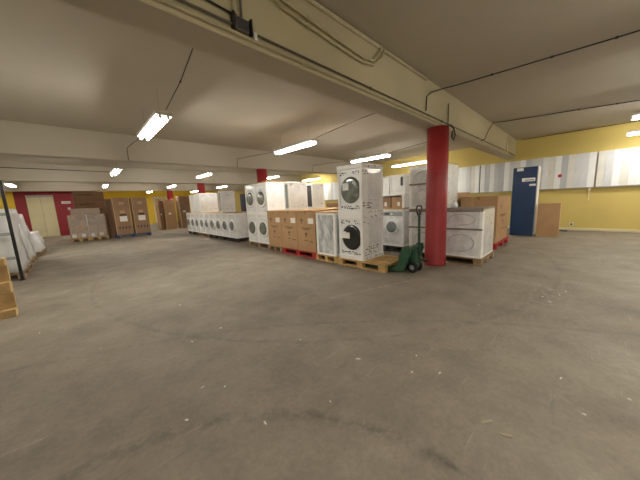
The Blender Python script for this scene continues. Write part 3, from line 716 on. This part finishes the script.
for k in range(5):
    t = thing('wide_carton', 'wide dark brown carton behind the wrapped stack, ' + ORD[k] + ' from the floor', 'box', (-.02, 18.1, k * .48), 0, 'wide cartons behind the wrapped stack')
    boxpart('body', M_CARDD, t, 0, 1.22, 0, .8, 0, .474, .008); boxpart('tape', M_TAPE, t, -.002, 1.222, .37, .43, .4, .476); boxpart('printed_line', M_INK, t, .2, .8, -.003, .001, .3, .33)
t = thing('tall_carton', 'dark narrow tall carton left of the blue-pallet pair', 'box', (1.12, 16.75, 0)); boxpart('body', M_CARDD, t, 0, .42, 0, .5, 0, 1.95, .008); boxpart('edge_strip', M_FOAM, t, .37, .425, -.006, .02, 0, 1.95)
boxpart('tape', M_TAPE, t, .16, .22, -.002, .502, 1.85, 1.952)
pallet('blue pallet under the two tall brown cartons', 1.30, 2.74, 15.88, 16.7, M_PBLUE)
for k in range(2):
    x0 = 1.32 + k * .76
    t = thing('tall_carton', ('left' if k == 0 else 'right') + ' tall brown carton with white label on the blue pallet', 'box', (x0, 15.9, .144), 0, 'tall cartons on the blue pallet')
    boxpart('body', M_CARDD, t, 0, .655, 0, .7, 0, 1.82, .008)
    boxpart('label', M_LABEL, t, .2, .5, -.004, .001, .66, .92); boxpart('printed_panel', M_INK, t, .22, .48, -.003, .001, .95, 1.02)
    boxpart('printed_logo', M_CARDL, t, .24, .44, -.003, .001, 1.07, 1.2); boxpart('printed_logo', M_CARDL, t, .25, .45, -.003, .001, 1.5, 1.62)
    for j in range(4): boxpart('printed_arrow', M_INK, t, .12 + j * .13, .17 + j * .13, -.003, .001, .3, .4)
    boxpart('tape', M_TAPE, t, .3, .36, -.002, .702, 1.75, 1.8215); boxpart('edge_strip', M_CARDL, t, -.004, .03, -.005, .03, 0, 1.82)
fc = [(3.78, .26, 18.7, 1.86, M_CARDD, 'narrow dark tall carton at the far end beside the yellow wall'), (4.08, .62, 18.5, 1.9, M_CARD, 'tall brown carton at the far end, middle of three'),
      (4.86, .64, 18.2, 2.08, M_CARDD, 'tallest brown carton at the far end beside the white washers')]
for x0, wd, y0, h, m, lb in fc:
    t = thing('tall_carton', lb, 'box', (x0, y0, 0), 0, 'tall cartons at the far end')
    boxpart('body', m, t, 0, wd, 0, .7, 0, h, .008); boxpart('edge_strip', M_CARDL, t, -.005, .05, -.006, .03, 0, h); boxpart('label', M_LABEL, t, wd * .3, wd * .55, -.004, .001, h * .5, h * .56)
    boxpart('tape', M_TAPE, t, wd * .45, wd * .55, -.002, .702, h - .08, h + .0015)
# notice and box on the red end wall
t = thing('wall_notice', 'white notice on the red end wall right of the cream door', 'notice', (-.55, YF, 1.85)); boxpart('sheet', M_LABEL, t, 0, .4, -.012, 0, .06, .2); boxpart('printed_line', M_INK, t, .05, .34, -.014, -.011, .12, .14)
t = thing('alarm_box', 'small pale box below the notice on the red end wall', 'box', (-.34, YF, 1.52)); boxpart('case', M_GREY, t, 0, .14, -.06, 0, 0, .16, .01); boxpart('button', M_LABEL, t, .04, .1, -.07, -.06, .05, .11, .004)

# ------------------------------------------------------------------ left edge: wrapped pallets, steel frame, upright pallet
def lumpy(b, dx, dy, dz, amp, seed, taper=.0):
    bmesh.ops.create_cube(b, size=1)
    bmesh.ops.subdivide_edges(b, edges=b.edges[:], cuts=9, use_grid_fill=True)
    from mathutils import noise as NZ
    for v in b.verts:
        u = v.co.z + .5
        k = 1 - taper * max(0, u - .45)
        v.co.x = (v.co.x * k) * dx; v.co.y = (v.co.y * (1 - taper * .6 * max(0, u - .5))) * dy; v.co.z = u * dz
        n = NZ.noise_vector((v.co + Vector((seed * 7.3, seed * 3.1, 0))) * 2.6)
        n2 = NZ.noise_vector((v.co + Vector((seed * 2.3, 5.1, 0))) * 7)
        s = min(1, u * 6)
        v.co += Vector((n.x * amp + n2.x * amp * .35, n.y * amp + n2.y * amp * .35, (n.z * amp) * s))
def wrapped_load(label, x0, x1, y0, y1, h, seed, taper=.12):
    pallet('old pallet under the ' + label, x0, x1, y0, y1, M_WOODO)
    t = thing('wrapped_load', label, 'pallet load', ((x0 + x1) / 2, (y0 + y1) / 2, .15), 0, 'white wrapped loads along the left')
    meshpart('film_wrap', M_WRAP, t, lambda b: lumpy(b, x1 - x0 - .06, y1 - y0 - .06, h, .035, seed, taper), smooth=True)
    meshpart('film_tail', M_FILM, t, lambda b: add_tube(b, [((x1 - x0) * .5, -.1, h * .75), ((x1 - x0) * .505, 0, h * .5), ((x1 - x0) * .49, .25, h * .3), ((x1 - x0) * .48, .4, .1)], [.01, .03, .025, .01], 6), smooth=True)
wrapped_load('milky film-wrapped load nearest on the left edge', -1.95, -.98, 8.26, 9.78, 1.34, 1)
wrapped_load('milky film-wrapped load behind the nearest one at left', -1.98, -1.02, 9.85, 11.35, 1.22, 2, .3)
wrapped_load('low white wrapped load farthest along the left edge', -1.85, -.95, 12.0, 13.4, .62, 5, .3)
t = thing('steel_frame', 'black upright steel frame with pale rungs at the left picture edge', 'rack', (-1.0, 8.08, 0))
for x in (0, -1.2): boxpart('post', M_BLKMET, t, x - .024, x + .024, -.024, .024, .006, 2.05, .004)
for z in (.45, .95, 1.35, 1.72): boxpart('rung', M_GREY, t, -1.2 + .03, -.03, -.02, .02, z, z + .06, .005)
for x in (0, -1.2): boxpart('foot', M_BLKMET, t, x - .045, x + .045, -.045, .045, 0, .012)
# upright pallet: underside to the viewer
t = thing('pallet', 'wooden pallet standing on edge at the left picture edge', 'pallet', (-.765, 5.22, 0), 0, 'pallets under the goods')
for j, (z0, z1) in enumerate(((0, .1), (.33, .475), (.70, .80))):
    boxpart('base_board', M_WOODG, t, -1.2, 0, 0, .022, z0, z1, .004)
    for i in range(3): boxpart('block', M_WOODG, t, -1.2 + i * .5275, -1.2 + i * .5275 + .145, .022, .1, z0, z1, .004)
for i in range(3): boxpart('cross_board', M_WOODG, t, -1.2 + i * .5275, -1.2 + i * .5275 + .145, .1, .122, 0, .8, .004)
for i in range(5): boxpart('deck_board', M_WOODG, t, -1.2, 0, .122, .144, i * .168, i * .168 + .128, .004)

# ------------------------------------------------------------------ litter on the floor
SC = [(.67, 2.66), (.99, 2.72), (-.01, 3.23), (.63, 1.78), (.51, 1.9), (.33, 1.67), (2.61, 3.65), (1.94, .91), (1.72, .84), (1.57, 1.25), (4.4, .15), (4.73, .38),
      (4.05, .22), (2.37, .03), (2.4, -.29), (2.05, -.09), (1.85, .68), (.87, 3.84), (-.49, 4.23), (1.43, 1.86), (1.07, 1.1), (4.2, .3), (4.6, .1), (.67, 1.28)]
rs = random.Random(5)
for i, (x, y) in enumerate(SC):
    s = rs.uniform(.004, .009); e = rs.uniform(1, 2.6)
    def chip(b, s=s, e=e):
        pts = [(-s * e, -s * .5), (-s * .2 * e, -s * .8), (s * e, -s * .3), (s * .8 * e, s * .6), (-s * .5 * e, s * .7)]
        lo = [b.verts.new((u, v, 0)) for u, v in pts]; hi = [b.verts.new((u * .95, v * .95, .003 + rs.uniform(0, .004))) for u, v in pts]
        b.faces.new(lo); b.faces.new(hi)
        for k in range(5): b.faces.new((lo[k], lo[(k + 1) % 5], hi[(k + 1) % 5], hi[k]))
    o = meshpart('paper_scrap', M_SCRAP, None, chip, (x, y, .0005), (0, 0, rs.uniform(0, 6.2)))
    tag(o, 'tiny pale scrap of paper lying on the concrete floor', 'scrap', 'paper scraps on the floor')
for (x, y, l, rz, lb) in ((1.6, .31, .075, -.6, 'tan wood splinter on the floor near the lower right'), (1.57, .21, .06, -1.1, 'thin wood splinter beside the tan one on the floor')):
    o = meshpart('wood_splinter', M_SPLIN, None, lambda b: (add_box(b, -l / 2, l / 2, -.008, .008, 0, .008, .003),), (x, y, .0005), (0, 0, rz)); tag(o, lb, 'splinter')
